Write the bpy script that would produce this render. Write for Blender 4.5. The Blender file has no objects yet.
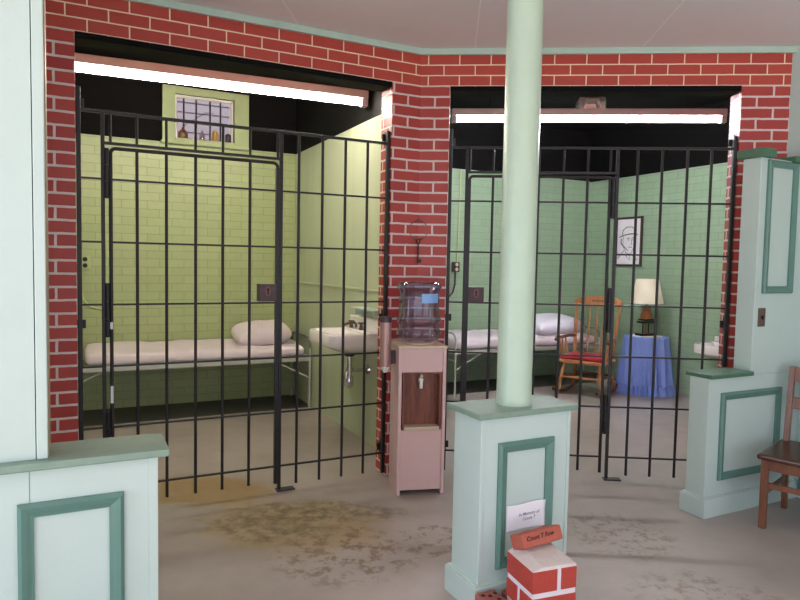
import bpy, bmesh, math, random
from mathutils import Vector, Matrix, noise
random.seed(4)
S = bpy.context.scene
COL = S.collection
PI = math.pi

# ---------------------------------------------------------------- frames
CX, CY = -0.23691, 4.54933          # foot of the corner where the two brick fronts meet
TH = 0.5426285                      # turn of the left cell front
DL = Vector((math.cos(TH), math.sin(TH), 0))
NL = Vector((-math.sin(TH), math.cos(TH), 0))
C0 = Vector((CX, CY, 0))
def LF(u, w, z=0): return C0 + DL*u + NL*w + Vector((0, 0, z))
def RF(x, w, z=0): return C0 + Vector((x, w, z))

# ---------------------------------------------------------------- materials
def lin(c):
    return tuple(((v/255)/12.92 if v/255 <= .04045 else ((v/255+.055)/1.055)**2.4) for v in c) + (1,)
def base_mat(name, col, rough=.5, metal=0, spec=.5):
    m = bpy.data.materials.new(name); m.use_nodes = True
    b = m.node_tree.nodes['Principled BSDF']
    b.inputs['Base Color'].default_value = lin(col)
    b.inputs['Roughness'].default_value = rough
    b.inputs['Metallic'].default_value = metal
    b.inputs['Specular IOR Level'].default_value = spec
    return m
def nd(m, t, **kw):
    n = m.node_tree.nodes.new(t)
    for k, v in kw.items():
        if k.startswith('i_'): n.inputs[k[2:].replace('_', ' ')].default_value = v
        else: setattr(n, k, v)
    return n
def lk(m, a, b): m.node_tree.links.new(a, b)
def paint(name, col, rough=.45, var=.06, scale=4, bump=.04, bscale=60, metal=0, wear=None, wear_amt=.62, coord='Object', stretch=(1, 1, 1)):
    m = base_mat(name, col, rough, metal); b = m.node_tree.nodes['Principled BSDF']
    tc = nd(m, 'ShaderNodeTexCoord'); mp = nd(m, 'ShaderNodeMapping'); mp.inputs['Scale'].default_value = stretch
    lk(m, tc.outputs[coord], mp.inputs['Vector'])
    n1 = nd(m, 'ShaderNodeTexNoise', i_Scale=scale, i_Detail=5, i_Roughness=.6); lk(m, mp.outputs[0], n1.inputs['Vector'])
    mx = nd(m, 'ShaderNodeMix', data_type='RGBA')
    c = lin(col)
    mx.inputs[6].default_value = tuple(max(0, v*(1-var*2)) for v in c[:3]) + (1,)
    mx.inputs[7].default_value = tuple(min(1, v*(1+var*2)) for v in c[:3]) + (1,)
    lk(m, n1.outputs['Fac'], mx.inputs[0])
    out = mx.outputs[2]
    if wear:
        n3 = nd(m, 'ShaderNodeTexNoise', i_Scale=scale*3.2, i_Detail=8, i_Roughness=.7); lk(m, mp.outputs[0], n3.inputs['Vector'])
        r = nd(m, 'ShaderNodeMapRange'); r.inputs[1].default_value = wear_amt; r.inputs[2].default_value = wear_amt+.06
        lk(m, n3.outputs['Fac'], r.inputs[0])
        m2 = nd(m, 'ShaderNodeMix', data_type='RGBA'); lk(m, r.outputs[0], m2.inputs[0]); lk(m, out, m2.inputs[6]); m2.inputs[7].default_value = lin(wear)
        out = m2.outputs[2]
    lk(m, out, b.inputs['Base Color'])
    if bump:
        n2 = nd(m, 'ShaderNodeTexNoise', i_Scale=bscale, i_Detail=3); lk(m, mp.outputs[0], n2.inputs['Vector'])
        bp = nd(m, 'ShaderNodeBump', i_Strength=bump*5, i_Distance=.004); lk(m, n2.outputs['Fac'], bp.inputs['Height']); lk(m, bp.outputs[0], b.inputs['Normal'])
    return m
def brick(name, c1, c2, mortar, bw, rh, ms, rough=.45, bump=.6, off=(0, 0), var=.5, noise_amt=.25, dist=.006):
    m = base_mat(name, c1, rough); b = m.node_tree.nodes['Principled BSDF']
    uv = nd(m, 'ShaderNodeUVMap'); mp = nd(m, 'ShaderNodeMapping'); mp.inputs['Location'].default_value = (off[0], off[1], 0)
    lk(m, uv.outputs[0], mp.inputs['Vector'])
    nz = nd(m, 'ShaderNodeTexNoise', i_Scale=18, i_Detail=3); lk(m, mp.outputs[0], nz.inputs['Vector'])
    vs = nd(m, 'ShaderNodeVectorMath', operation='SUBTRACT'); vs.inputs[1].default_value = (.5, .5, .5); lk(m, nz.outputs['Color'], vs.inputs[0])
    va = nd(m, 'ShaderNodeVectorMath', operation='MULTIPLY_ADD'); va.inputs[1].default_value = (dist,)*3; lk(m, vs.outputs[0], va.inputs[0]); lk(m, mp.outputs[0], va.inputs[2])
    bt = nd(m, 'ShaderNodeTexBrick', offset=(.5 if bw < 1 else 0), i_Scale=1)
    bt.inputs['Color1'].default_value = lin(c1); bt.inputs['Color2'].default_value = lin(c2); bt.inputs['Mortar'].default_value = lin(mortar)
    bt.inputs['Mortar Size'].default_value = ms; bt.inputs['Mortar Smooth'].default_value = .15
    bt.inputs['Brick Width'].default_value = bw; bt.inputs['Row Height'].default_value = rh; bt.inputs['Bias'].default_value = 0
    lk(m, va.outputs[0], bt.inputs['Vector'])
    n2 = nd(m, 'ShaderNodeTexNoise', i_Scale=9, i_Detail=6, i_Roughness=.65); lk(m, mp.outputs[0], n2.inputs['Vector'])
    r = nd(m, 'ShaderNodeMapRange'); r.inputs[3].default_value = 1-noise_amt; r.inputs[4].default_value = 1+noise_amt; lk(m, n2.outputs['Fac'], r.inputs[0])
    mu = nd(m, 'ShaderNodeVectorMath', operation='SCALE'); lk(m, bt.outputs['Color'], mu.inputs[0]); lk(m, r.outputs[0], mu.inputs['Scale'])
    lk(m, mu.outputs[0], b.inputs['Base Color'])
    bp = nd(m, 'ShaderNodeBump', i_Strength=bump, i_Distance=.006); bp.invert = True
    lk(m, bt.outputs['Fac'], bp.inputs['Height'])
    n3 = nd(m, 'ShaderNodeTexNoise', i_Scale=120, i_Detail=3); lk(m, mp.outputs[0], n3.inputs['Vector'])
    b2 = nd(m, 'ShaderNodeBump', i_Strength=.25, i_Distance=.003); lk(m, n3.outputs['Fac'], b2.inputs['Height']); lk(m, bp.outputs[0], b2.inputs['Normal'])
    lk(m, b2.outputs[0], b.inputs['Normal'])
    return m
def wood(name, c1, c2, rough=.35, scale=8, stretch=(1, 1, .12)):
    m = base_mat(name, c1, rough); b = m.node_tree.nodes['Principled BSDF']
    tc = nd(m, 'ShaderNodeTexCoord'); mp = nd(m, 'ShaderNodeMapping'); mp.inputs['Scale'].default_value = stretch
    lk(m, tc.outputs['Object'], mp.inputs['Vector'])
    n1 = nd(m, 'ShaderNodeTexNoise', i_Scale=scale*4, i_Detail=6, i_Roughness=.7, i_Distortion=.6); lk(m, mp.outputs[0], n1.inputs['Vector'])
    r = nd(m, 'ShaderNodeMapRange'); r.inputs[1].default_value = .35; r.inputs[2].default_value = .68; lk(m, n1.outputs['Fac'], r.inputs[0])
    mx = nd(m, 'ShaderNodeMix', data_type='RGBA'); mx.inputs[6].default_value = lin(c1); mx.inputs[7].default_value = lin(c2)
    lk(m, r.outputs[0], mx.inputs[0]); lk(m, mx.outputs[2], b.inputs['Base Color'])
    return m
def emit(name, col, s):
    m = bpy.data.materials.new(name); m.use_nodes = True; nt = m.node_tree; nt.nodes.clear()
    e = nt.nodes.new('ShaderNodeEmission'); e.inputs[0].default_value = lin(col); e.inputs[1].default_value = s
    o = nt.nodes.new('ShaderNodeOutputMaterial'); nt.links.new(e.outputs[0], o.inputs[0]); return m
def thin_glass(name, tint, refl=.12, rough=.03):
    m = bpy.data.materials.new(name); m.use_nodes = True; nt = m.node_tree; nt.nodes.clear()
    t = nt.nodes.new('ShaderNodeBsdfTransparent'); t.inputs[0].default_value = lin(tint)
    g = nt.nodes.new('ShaderNodeBsdfGlossy'); g.inputs['Roughness'].default_value = rough; g.inputs[0].default_value = (.9, .9, .95, 1)
    lw = nt.nodes.new('ShaderNodeLayerWeight'); lw.inputs[0].default_value = refl+.15
    mm = nt.nodes.new('ShaderNodeMapRange'); mm.inputs[3].default_value = refl*.5; mm.inputs[4].default_value = .75
    nt.links.new(lw.outputs['Facing'], mm.inputs[0])
    x = nt.nodes.new('ShaderNodeMixShader'); nt.links.new(mm.outputs[0], x.inputs[0]); nt.links.new(t.outputs[0], x.inputs[1]); nt.links.new(g.outputs[0], x.inputs[2])
    o = nt.nodes.new('ShaderNodeOutputMaterial'); nt.links.new(x.outputs[0], o.inputs[0]); return m

PAR = dict(tube_l=104, tube_r=180, world=2.0)
M = {}
M['lintel'] = brick('painted_brick_lintel', (184, 70, 54), (174, 62, 50), (240, 216, 188), .215, .071, .0042, .42, .35, off=(.05, 0), noise_amt=.12, dist=.003)
M['pier'] = brick('red_brick_pier', (178, 63, 52), (164, 52, 45), (218, 198, 192), .215, .0735, .0074, .42, .8, noise_amt=.16)
M['cellL'] = brick('yellow_green_painted_brick', (172, 185, 132), (166, 179, 127), (145, 157, 110), .235, .083, .0032, .38, .6, noise_amt=.08)
M['cellR'] = brick('green_painted_brick', (151, 176, 146), (146, 171, 142), (130, 154, 127), .235, .083, .003, .38, .6, noise_amt=.07)
M['plaster'] = paint('green_painted_panel_wall', (188, 198, 168), .34, .07, 3, .03, 40, stretch=(3, 3, .25))
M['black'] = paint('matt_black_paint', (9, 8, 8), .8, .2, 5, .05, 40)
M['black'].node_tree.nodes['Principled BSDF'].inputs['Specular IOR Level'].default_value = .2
M['blackfloor'] = paint('dark_floor_strip', (44, 43, 43), .42, .15, 5, .04, 40)
M['ceil'] = brick('painted_ceiling_board', (230, 220, 222), (230, 220, 222), (246, 240, 240), 1.12, 6.0, .004, .5, .08, off=(2.24-1.257, 5.0), noise_amt=.03, dist=0)
M['mint'] = paint('pale_mint_paint', (192, 209, 202), .4, .03, 3, .03, 50)
M['mintcol'] = paint('mint_column_paint', (182, 202, 180), .32, .04, 9, .06, 60)
M['minttrim'] = paint('mint_trim_paint', (182, 206, 192), .45, .05, 6, .05, 60, wear=(225, 225, 215), wear_amt=.68)
M['teal'] = paint('teal_moulding_paint', (92, 130, 118), .35, .06, 8, .04, 60)
M['cap'] = paint('worn_green_cap_paint', (126, 150, 134), .38, .12, 9, .05, 60, wear=(98, 98, 74), wear_amt=.66)
M['capdark'] = paint('dark_green_cap_paint', (72, 112, 86), .38, .1, 9, .05, 60)
M['wornedge'] = paint('bare_brown_edge', (150, 130, 105), .6, .1, 9)
M['iron'] = paint('dark_painted_iron', (37, 32, 33), .38, .25, 14, .08, 90, metal=.25, wear=(78, 68, 68), wear_amt=.66)
M['rust'] = paint('brown_lock_iron', (72, 54, 58), .42, .25, 14, .08, 90, metal=.3)
M['hole'] = base_mat('dark_keyhole', (16, 12, 12), .7)
M['brass'] = base_mat('worn_brass', (112, 80, 72), .45, .7)
M['rose'] = paint('dusty_rose_enamel', (218, 182, 178), .35, .03, 5, .02, 50)
M['cream'] = paint('cream_plastic', (214, 190, 164), .4, .05, 5, .02)
M['walnut'] = wood('walnut_veneer', (104, 54, 44), (142, 84, 66), .4, 7)
M['plasticgrey'] = base_mat('grey_pink_plastic', (178, 140, 134), .32, .4)
M['white'] = base_mat('white_plastic', (236, 232, 226), .3)
M['bottle'] = thin_glass('clear_blue_grey_plastic', (208, 206, 222), .14, .08)
M['water'] = thin_glass('dim_bottle_water', (176, 172, 190), .06, .02)
M['bluelabel'] = base_mat('pale_blue_label', (142, 182, 236), .4)
M['sheet'] = paint('white_cotton_sheet', (232, 220, 226), .8, .03, 7, .06, 25)
M['blanket'] = paint('white_folded_linen', (236, 232, 244), .8, .03, 7, .06, 25)
M['bedframe'] = paint('grey_painted_steel', (188, 190, 182), .35, .06, 8, metal=.2)
M['darksteel'] = paint('dark_grey_tube_steel', (120, 124, 120), .35, .08, 8, metal=.4)
M['porcelain'] = base_mat('white_porcelain', (244, 238, 236), .12)
M['porcelain2'] = base_mat('cream_porcelain', (240, 230, 208), .15)
M['chrome'] = base_mat('chrome', (215, 212, 215), .14, 1)
M['darkchrome'] = base_mat('tarnished_chrome', (120, 105, 98), .3, .9)
M['rubber'] = base_mat('black_rubber', (30, 28, 28), .6)
M['greenbox'] = base_mat('green_painted_box', (178, 192, 134), .45)
M['oak'] = wood('honey_maple', (158, 104, 62), (192, 136, 88), .32, 6)
M['darkoak'] = wood('dark_maple', (92, 48, 32), (116, 62, 40), .32, 6)
M['redcloth'] = paint('red_plaid_cushion', (168, 40, 52), .85, .25, 45, .06, 120)
M['bluecloth'] = paint('blue_cotton_skirt', (128, 152, 218), .8, .05, 10, .05, 120)
M['whitecloth'] = paint('cream_table_topper', (232, 226, 206), .8, .03, 10, .05, 120)
M['shade'] = paint('cream_lamp_shade', (232, 224, 200), .7, .03, 10, .03, 150)
M['lampwood'] = wood('lamp_wood', (150, 92, 52), (180, 120, 76), .35, 10)
M['blackmetal'] = base_mat('black_metal', (26, 26, 26), .35, .3)
M['frame'] = wood('dark_frame_wood', (48, 30, 26), (66, 42, 34), .35, 8)
M['paper'] = paint('white_paper', (238, 234, 240), .7, .015, 8, .02, 60)
M['ink'] = base_mat('dark_ink', (52, 48, 50), .7)
M['greyink'] = base_mat('faded_grey_ink', (120, 116, 126), .7)
M['chair'] = wood('reddish_chair_wood', (100, 60, 42), (138, 88, 60), .28, 6)
M['seatwood'] = wood('dark_worn_seat_wood', (70, 42, 32), (98, 62, 46), .25, 5, (1, .15, 1))
M['paintbrick'] = paint('red_brick_paint', (182, 66, 54), .6, .1, 20, .12, 80, wear=(206, 96, 80), wear_amt=.66)
M['whitemortar'] = paint('white_mortar_paint', (232, 222, 226), .75, .04, 12, .15, 70)
M['rough_mortar'] = paint('rough_white_mortar', (222, 210, 204), .85, .08, 30, .3, 90)
M['brickface'] = paint('orange_red_brick', (178, 92, 74), .75, .1, 14, .15, 70)
M['oldbrick'] = paint('rough_pinkish_brick', (158, 92, 82), .85, .25, 20, .3, 60, wear=(196, 158, 146), wear_amt=.6)
M['switch'] = paint('brown_switch_plate', (96, 70, 60), .4, .1, 10)
M['tubeL'] = emit('lit_fluorescent_tube', (255, 244, 228), PAR['tube_l'])
M['tubeR'] = emit('lit_fluorescent_tube_cool', (250, 248, 255), PAR['tube_r'])
M['housing'] = paint('taupe_enamel_housing', (206, 196, 196), .45, .03, 6)
M['taupe'] = paint('taupe_metal', (62, 55, 50), .5, .08, 8)
M['winframe'] = paint('light_green_window_paint', (172, 186, 138), .45, .05, 6)
M['glass'] = thin_glass('window_glass', (250, 248, 250), .05)
M['siding'] = paint('pale_lilac_siding', (104, 98, 104), .6, .03, 3)
M['amber'] = base_mat('amber_glass', (186, 146, 84), .15)
M['brownjug'] = base_mat('brown_stoneware', (112, 84, 58), .35)
M['clearjar'] = thin_glass('clear_jar_glass', (214, 212, 214), .2)
M['darktin'] = base_mat('dark_tin', (70, 64, 66), .4, .4)
M['twig'] = base_mat('dark_twig', (70, 58, 54), .7)

# concrete floor with stains
def floor_mat():
    m = base_mat('stained_concrete', (160, 150, 146), .32); b = m.node_tree.nodes['Principled BSDF']
    tc = nd(m, 'ShaderNodeTexCoord'); P = tc.outputs['Object']
    n = nd(m, 'ShaderNodeTexNoise', i_Scale=1.3, i_Detail=8, i_Roughness=.62); lk(m, P, n.inputs['Vector'])
    cr = nd(m, 'ShaderNodeValToRGB'); cr.color_ramp.elements[0].position = .3; cr.color_ramp.elements[1].position = .7
    cr.color_ramp.elements[0].color = lin((151, 141, 131)); cr.color_ramp.elements[1].color = lin((176, 166, 160)); lk(m, n.outputs['Fac'], cr.inputs[0])
    out = cr.outputs[0]
    na = nd(m, 'ShaderNodeTexNoise', i_Scale=5.5, i_Detail=9, i_Roughness=.72); lk(m, P, na.inputs['Vector'])
    nb = nd(m, 'ShaderNodeTexNoise', i_Scale=13, i_Detail=9, i_Roughness=.75); lk(m, P, nb.inputs['Vector'])
    #        cx    cy   rx   ry  colour            noise lo hi  strength fine
    spots = [(-1.58, 3.98, .58, .34, (150, 120, 74), .26, .40, .85, 0),
             (-.85, 3.52, .66, .46, (172, 148, 112), .28, .40, .8, 0),
             (-.98, 3.50, .46, .27, (88, 78, 56), .42, .58, .75, 1),
             (-.68, 3.74, .60, .19, (96, 86, 64), .42, .58, .75, 1),
             (-.52, 3.20, .44, .42, (128, 104, 84), .50, .56, .85, 1),
             (-.05, 3.40, .26, .26, (120, 96, 78), .52, .57, .8, 1),
             (1.0, 3.60, .34, .40, (112, 92, 66), .49, .58, .7, 1),
             (1.2, 2.95, .4, .3, (120, 100, 76), .50, .58, .6, 1)]
    for cx, cy, rx, ry, col, lo, hi, st, fine in spots:
        mp = nd(m, 'ShaderNodeMapping'); mp.inputs['Location'].default_value = (-cx/rx, -cy/ry, 0); mp.inputs['Scale'].default_value = (1/rx, 1/ry, 0)
        lk(m, P, mp.inputs['Vector'])
        ln = nd(m, 'ShaderNodeVectorMath', operation='LENGTH'); lk(m, mp.outputs[0], ln.inputs[0])
        ad = nd(m, 'ShaderNodeMath', operation='MULTIPLY_ADD'); ad.inputs[1].default_value = 1.1; lk(m, na.outputs['Fac'], ad.inputs[0]); lk(m, ln.outputs['Value'], ad.inputs[2])
        f = nd(m, 'ShaderNodeMapRange', interpolation_type='SMOOTHSTEP'); f.inputs[1].default_value = 1.55; f.inputs[2].default_value = 1.1; lk(m, ad.outputs[0], f.inputs[0])
        g = nd(m, 'ShaderNodeMapRange'); g.inputs[1].default_value = lo; g.inputs[2].default_value = hi; g.inputs[3].default_value = 0; g.inputs[4].default_value = st
        lk(m, (nb if fine else na).outputs['Fac'], g.inputs[0])
        mu = nd(m, 'ShaderNodeMath', operation='MULTIPLY'); lk(m, f.outputs[0], mu.inputs[0]); lk(m, g.outputs[0], mu.inputs[1])
        mx = nd(m, 'ShaderNodeMix', data_type='RGBA'); lk(m, mu.outputs[0], mx.inputs[0]); lk(m, out, mx.inputs[6]); mx.inputs[7].default_value = lin(col)
        out = mx.outputs[2]
    lk(m, out, b.inputs['Base Color'])
    r = nd(m, 'ShaderNodeMapRange'); r.inputs[3].default_value = .24; r.inputs[4].default_value = .5; lk(m, na.outputs['Fac'], r.inputs[0]); lk(m, r.outputs[0], b.inputs['Roughness'])
    bp = nd(m, 'ShaderNodeBump', i_Strength=.12, i_Distance=.004); lk(m, nb.outputs['Fac'], bp.inputs['Height']); lk(m, bp.outputs[0], b.inputs['Normal'])
    return m
M['floor'] = floor_mat()

# ---------------------------------------------------------------- mesh builder
class MB:
    def __init__(s): s.v = []; s.f = []; s.sm = []
    def add(s, vs, fs, smooth=False):
        o = len(s.v); s.v += [tuple(p) for p in vs]
        for f in fs: s.f.append([i+o for i in f]); s.sm.append(smooth)
        return s
    def box(s, x0, x1, y0, y1, z0, z1):
        vs = [(x, y, z) for z in (z0, z1) for y in (y0, y1) for x in (x0, x1)]
        return s.add(vs, [(0, 2, 3, 1), (4, 5, 7, 6), (0, 1, 5, 4), (2, 6, 7, 3), (0, 4, 6, 2), (1, 3, 7, 5)])
    def prism(s, poly, z0, z1):
        n = len(poly)
        a = sum(poly[i][0]*poly[(i+1) % n][1]-poly[(i+1) % n][0]*poly[i][1] for i in range(n))
        if a < 0: poly = poly[::-1]
        vs = [(p[0], p[1], z0) for p in poly]+[(p[0], p[1], z1) for p in poly]
        fs = [tuple(range(n))[::-1], tuple(range(n, 2*n))]+[(i, (i+1) % n, n+(i+1) % n, n+i) for i in range(n)]
        return s.add(vs, fs)
    def extrude(s, poly, axis, a0, a1):      # poly in the two other axes
        n = len(poly)
        def P(p, a):
            return {'x': (a, p[0], p[1]), 'y': (p[0], a, p[1]), 'z': (p[0], p[1], a)}[axis]
        vs = [P(p, a0) for p in poly]+[P(p, a1) for p in poly]
        fs = [tuple(range(n))[::-1], tuple(range(n, 2*n))]+[(i, (i+1) % n, n+(i+1) % n, n+i) for i in range(n)]
        return s.add(vs, fs)
    def tube(s, pts, r, seg=10, closed=False, flat=False):
        pts = [Vector(p) for p in pts]; n = len(pts)
        rs = r if isinstance(r, (list, tuple)) else [r]*n
        vs = []; prev = None
        for i, p in enumerate(pts):
            if closed: t = pts[(i+1) % n]-pts[i-1]
            else: t = pts[min(i+1, n-1)]-pts[max(i-1, 0)]
            t.normalize()
            if prev is None:
                a = Vector((0, 0, 1)) if abs(t.z) < .9 else Vector((1, 0, 0))
                x = t.cross(a).normalized()
            else:
                x = (prev - t*prev.dot(t))
                if x.length < 1e-6: x = t.cross(Vector((0, 0, 1)))
                x.normalize()
            prev = x; y = t.cross(x)
            for k in range(seg):
                an = 2*PI*k/seg
                vs.append(p+x*math.cos(an)*rs[i]+y*math.sin(an)*rs[i])
        fs = []
        for i in range(n if closed else n-1):
            j = (i+1) % n
            for k in range(seg):
                k2 = (k+1) % seg
                fs.append((i*seg+k, i*seg+k2, j*seg+k2, j*seg+k))
        s.add(vs, fs, True)
        if not closed:
            o = len(s.v)-len(vs)
            s.f.append([o+k for k in range(seg)][::-1]); s.sm.append(False)
            s.f.append([o+(n-1)*seg+k for k in range(seg)]); s.sm.append(False)
        return s
    def lathe(s, prof, c=(0, 0), seg=32, smooth=True, rfun=None):
        vs = []
        for (r, z) in prof:
            for k in range(seg):
                an = 2*PI*k/seg
                rr = r if rfun is None else rfun(r, z, an)
                vs.append((c[0]+rr*math.cos(an), c[1]+rr*math.sin(an), z))
        fs = []
        for i in range(len(prof)-1):
            for k in range(seg):
                k2 = (k+1) % seg
                fs.append((i*seg+k, i*seg+k2, (i+1)*seg+k2, (i+1)*seg+k))
        o = len(s.v)
        s.add(vs, fs, smooth)
        if prof[0][0] > 1e-5: s.f.append([o+k for k in range(seg)][::-1]); s.sm.append(False)
        if prof[-1][0] > 1e-5: s.f.append([o+(len(prof)-1)*seg+k for k in range(seg)]); s.sm.append(False)
        return s
    def softbox(s, c, h, r, n, amp=0, freq=6, seed=0, top_only=False):
        bm = bmesh.new(); bmesh.ops.create_cube(bm, size=2)
        vs = []; idx = {}; fs = []
        N = n
        def key(p): return tuple(round(q, 5) for q in p)
        def mapc(t, hh):     # denser near edges
            e = r/hh*1.0
            return t
        def grid(ax, sg):
            a, b = [i for i in range(3) if i != ax]
            na, nb = N[a], N[b]
            def P(i, j):
                p = [0, 0, 0]; p[ax] = sg*h[ax]
                p[a] = h[a]*math.sin((i/na*2-1)*PI/2*.999)/math.sin(PI/2*.999) if na > 2 else h[a]*(i/na*2-1)
                p[b] = h[b]*math.sin((j/nb*2-1)*PI/2*.999)/math.sin(PI/2*.999) if nb > 2 else h[b]*(j/nb*2-1)
                k = key(p)
                if k not in idx: idx[k] = len(vs); vs.append(p)
                return idx[k]
            for i in range(na):
                for j in range(nb):
                    q = (P(i, j), P(i+1, j), P(i+1, j+1), P(i, j+1))
                    flip = (sg < 0) ^ (ax == 1)
                    fs.append(q[::-1] if flip else q)
        for ax in range(3):
            for sg in (-1, 1): grid(ax, sg)
        out = []
        for p in vs:
            q = Vector(p); cl = Vector([max(-(h[i]-r), min(h[i]-r, p[i])) for i in range(3)])
            d = q-cl
            if d.length > 1e-7: d.normalize()
            o = cl+d*r
            if amp:
                nz = noise.noise(Vector((o.x*freq+seed, o.y*freq, o.z*freq*.6)))+.5*noise.noise(Vector((o.x*freq*2.3, o.y*freq*2.3+seed, o.z*freq)))
                w = 1 if not top_only else max(0, (o.z+h[2])/(2*h[2]))
                o = o+d*nz*amp*w
            out.append(o+Vector(c))
        bm.free()
        return s.add(out, fs, True)
    def xf(s, mat):
        s.v = [tuple(mat @ Vector(p)) for p in s.v]; return s
    def build(s, name, mat, parent=None, bevel=0, frame=None, loc=None, rot=None, sub=0):
        me = bpy.data.meshes.new(name); me.from_pydata(s.v, [], s.f); me.update()
        for p, sm in zip(me.polygons, s.sm): p.use_smooth = sm
        uv = me.uv_layers.new(name='UVMap')
        for p in me.polygons:
            n = p.normal; ax = max(range(3), key=lambda i: abs(n[i]))
            for li in p.loop_indices:
                v = me.vertices[me.loops[li].vertex_index].co
                uv.data[li].uv = {0: (v.y, v.z), 1: (v.x, v.z), 2: (v.x, v.y)}[ax]
        if any(s.sm): me.set_sharp_from_angle(angle=math.radians(42))
        me.materials.append(mat)
        o = bpy.data.objects.new(name, me); COL.objects.link(o)
        if parent is not None: o.parent = parent
        if frame == 'L': o.location = C0; o.rotation_euler = (0, 0, TH)
        if frame == 'R': o.location = C0
        if loc is not None: o.location = loc
        if rot is not None: o.rotation_euler = rot
        if bevel:
            b = o.modifiers.new('Bevel', 'BEVEL'); b.width = bevel; b.segments = 2; b.limit_method = 'ANGLE'; b.angle_limit = math.radians(40)
        if sub:
            b = o.modifiers.new('Subdivision', 'SUBSURF'); b.levels = sub; b.render_levels = sub
        return o
def tag(o, label, cat, group=None):
    o['label'] = label; o['category'] = cat
    if group: o['group'] = group
    return o
def thing(name, label, cat, loc, rotz=0, group=None):
    o = bpy.data.objects.new(name, None); COL.objects.link(o); o.empty_display_size = .1
    o.location = loc; o.rotation_euler = (0, 0, rotz)
    return tag(o, label, cat, group)
def struct(o): o['kind'] = 'structure'; return o
def text_mesh(name, body, size, mat, parent, mtx, extrude=.0004, shear=0, off=0):
    cu = bpy.data.curves.new(name, 'FONT'); cu.body = body; cu.size = size; cu.extrude = extrude; cu.align_x = 'CENTER'; cu.align_y = 'CENTER'; cu.shear = shear; cu.offset = off
    t = bpy.data.objects.new(name+'_curve', cu); COL.objects.link(t)
    me = bpy.data.meshes.new_from_object(t.evaluated_get(bpy.context.evaluated_depsgraph_get()))
    bpy.data.objects.remove(t); bpy.data.curves.remove(cu)
    me.name = name; me.materials.clear(); me.materials.append(mat)
    o = bpy.data.objects.new(name, me); COL.objects.link(o); o.parent = parent; o.matrix_local = mtx
    return o

# ================================================================= SETTING
struct(MB().box(-9, 9, -12, 13, -.1, 0).build('floor', M['floor']))
struct(MB().box(-2.5, 4.27, 2.225, 2.88, 0, .002).build('floor', M['blackfloor'], frame='L'))  # darker strip of floor along the back wall, beneath both cots
a = LF(-7, -.03)
struct(MB().prism([(-9, -2.0), (9, -2.0), (9, CY-.03), (CX, CY-.03), (a.x, a.y), (-9, a.y)], 2.98, 3.05).build('ceiling', M['ceil']))
# brick fronts
def bricks(frame, name, xs, sx):
    o = MB()
    for x0, x1 in xs: o.box(x0, x1, -.03, .14, 0, 2.73)
    struct(o.build(name, M['pier'], frame=frame))
bricks('L', 'wall_left', [(-4.2, -2.155), (-.228, 0)], -1)
bricks('R', 'wall_right', [(0, .212), (2.158, 4.9)], 1)
lm = MB().box(-4.2, 0, -.031, .14, 2.73, 3.36); lo = lm.build('wall_left', M['lintel'], frame='L'); struct(lo)
lm = MB().box(0, 4.9, -.031, .14, 2.73, 3.36); lo = lm.build('wall_right', M['lintel'], frame='R'); struct(lo)
for ob in (o for o in bpy.data.objects if o.name.startswith('wall_')):
    uv = ob.data.uv_layers[0]
    off = -2.73+.0735*40
    if ob.data.materials[0] is M['lintel']: off = -2.73+.071*40
    else: off = -2.73+.0735*40
    for d in uv.data: d.uv = (d.uv[0]+21.5, d.uv[1]+off)
# steel lintels and ceiling trim
struct(MB().box(-2.155, -.228, -.02, .13, 2.697, 2.731).box(-2.155, -.228, -.026, -.018, 2.712, 2.728).build('trim_1', M['black'], frame='L'))
struct(MB().box(.212, 2.158, -.02, .13, 2.697, 2.731).box(.212, 2.158, -.026, -.018, 2.712, 2.728).build('trim_2', M['black'], frame='R'))
struct(MB().box(-4.2, .0, -.055, -.031, 2.938, 2.98).build('trim_3', M['minttrim'], frame='L', bevel=.004))
struct(MB().box(0, 2.5, -.055, -.031, 2.938, 2.98).build('trim_4', M['minttrim'], frame='R', bevel=.004))
# cells
struct(MB().box(-2.5, .05, 2.88, 3.0, 0, 2.675).build('wall_back', M['cellL'], frame='L'))
struct(MB().box(.05, 4.4, 2.88, 3.0, 0, 2.69).build('wall_back', M['cellR'], frame='L'))
wx0, wx1, wz0, wz1 = -1.262, -.672, 2.725, 3.165
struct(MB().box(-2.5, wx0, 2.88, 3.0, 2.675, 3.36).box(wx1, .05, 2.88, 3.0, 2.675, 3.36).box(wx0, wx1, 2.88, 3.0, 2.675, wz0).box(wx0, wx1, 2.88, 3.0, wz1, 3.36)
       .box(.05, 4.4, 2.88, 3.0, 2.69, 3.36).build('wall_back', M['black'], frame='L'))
struct(MB().box(0, .10, .14, 2.88, 0, 2.67).build('wall_divider', M['plaster'], frame='L'))
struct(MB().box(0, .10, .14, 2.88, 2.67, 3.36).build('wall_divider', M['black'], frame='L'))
struct(MB().box(-.014, 0, .16, 2.87, 1.262, 1.282).build('trim_5', M['plaster'], frame='L', bevel=.003))
struct(MB().box(-2.6, -2.5, .14, 3.0, 0, 2.67).build('wall_side', M['cellL'], frame='L'))
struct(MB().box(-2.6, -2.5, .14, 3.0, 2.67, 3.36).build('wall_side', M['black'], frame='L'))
struct(MB().box(4.27, 4.4, -2.3, 2.88, 0, 2.68).build('wall_side', M['cellR'], frame='L'))
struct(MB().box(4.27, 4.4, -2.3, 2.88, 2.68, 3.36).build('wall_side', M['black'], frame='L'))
ll = [LF(-2.6, .1), LF(-2.6, 3.0), LF(4.4, 3.0), LF(4.4, -2.35), RF(4.9, .1), RF(0, .1)]
struct(MB().prism([(p.x, p.y) for p in ll], 3.36, 3.42).build('ceiling', M['black']))
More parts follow.
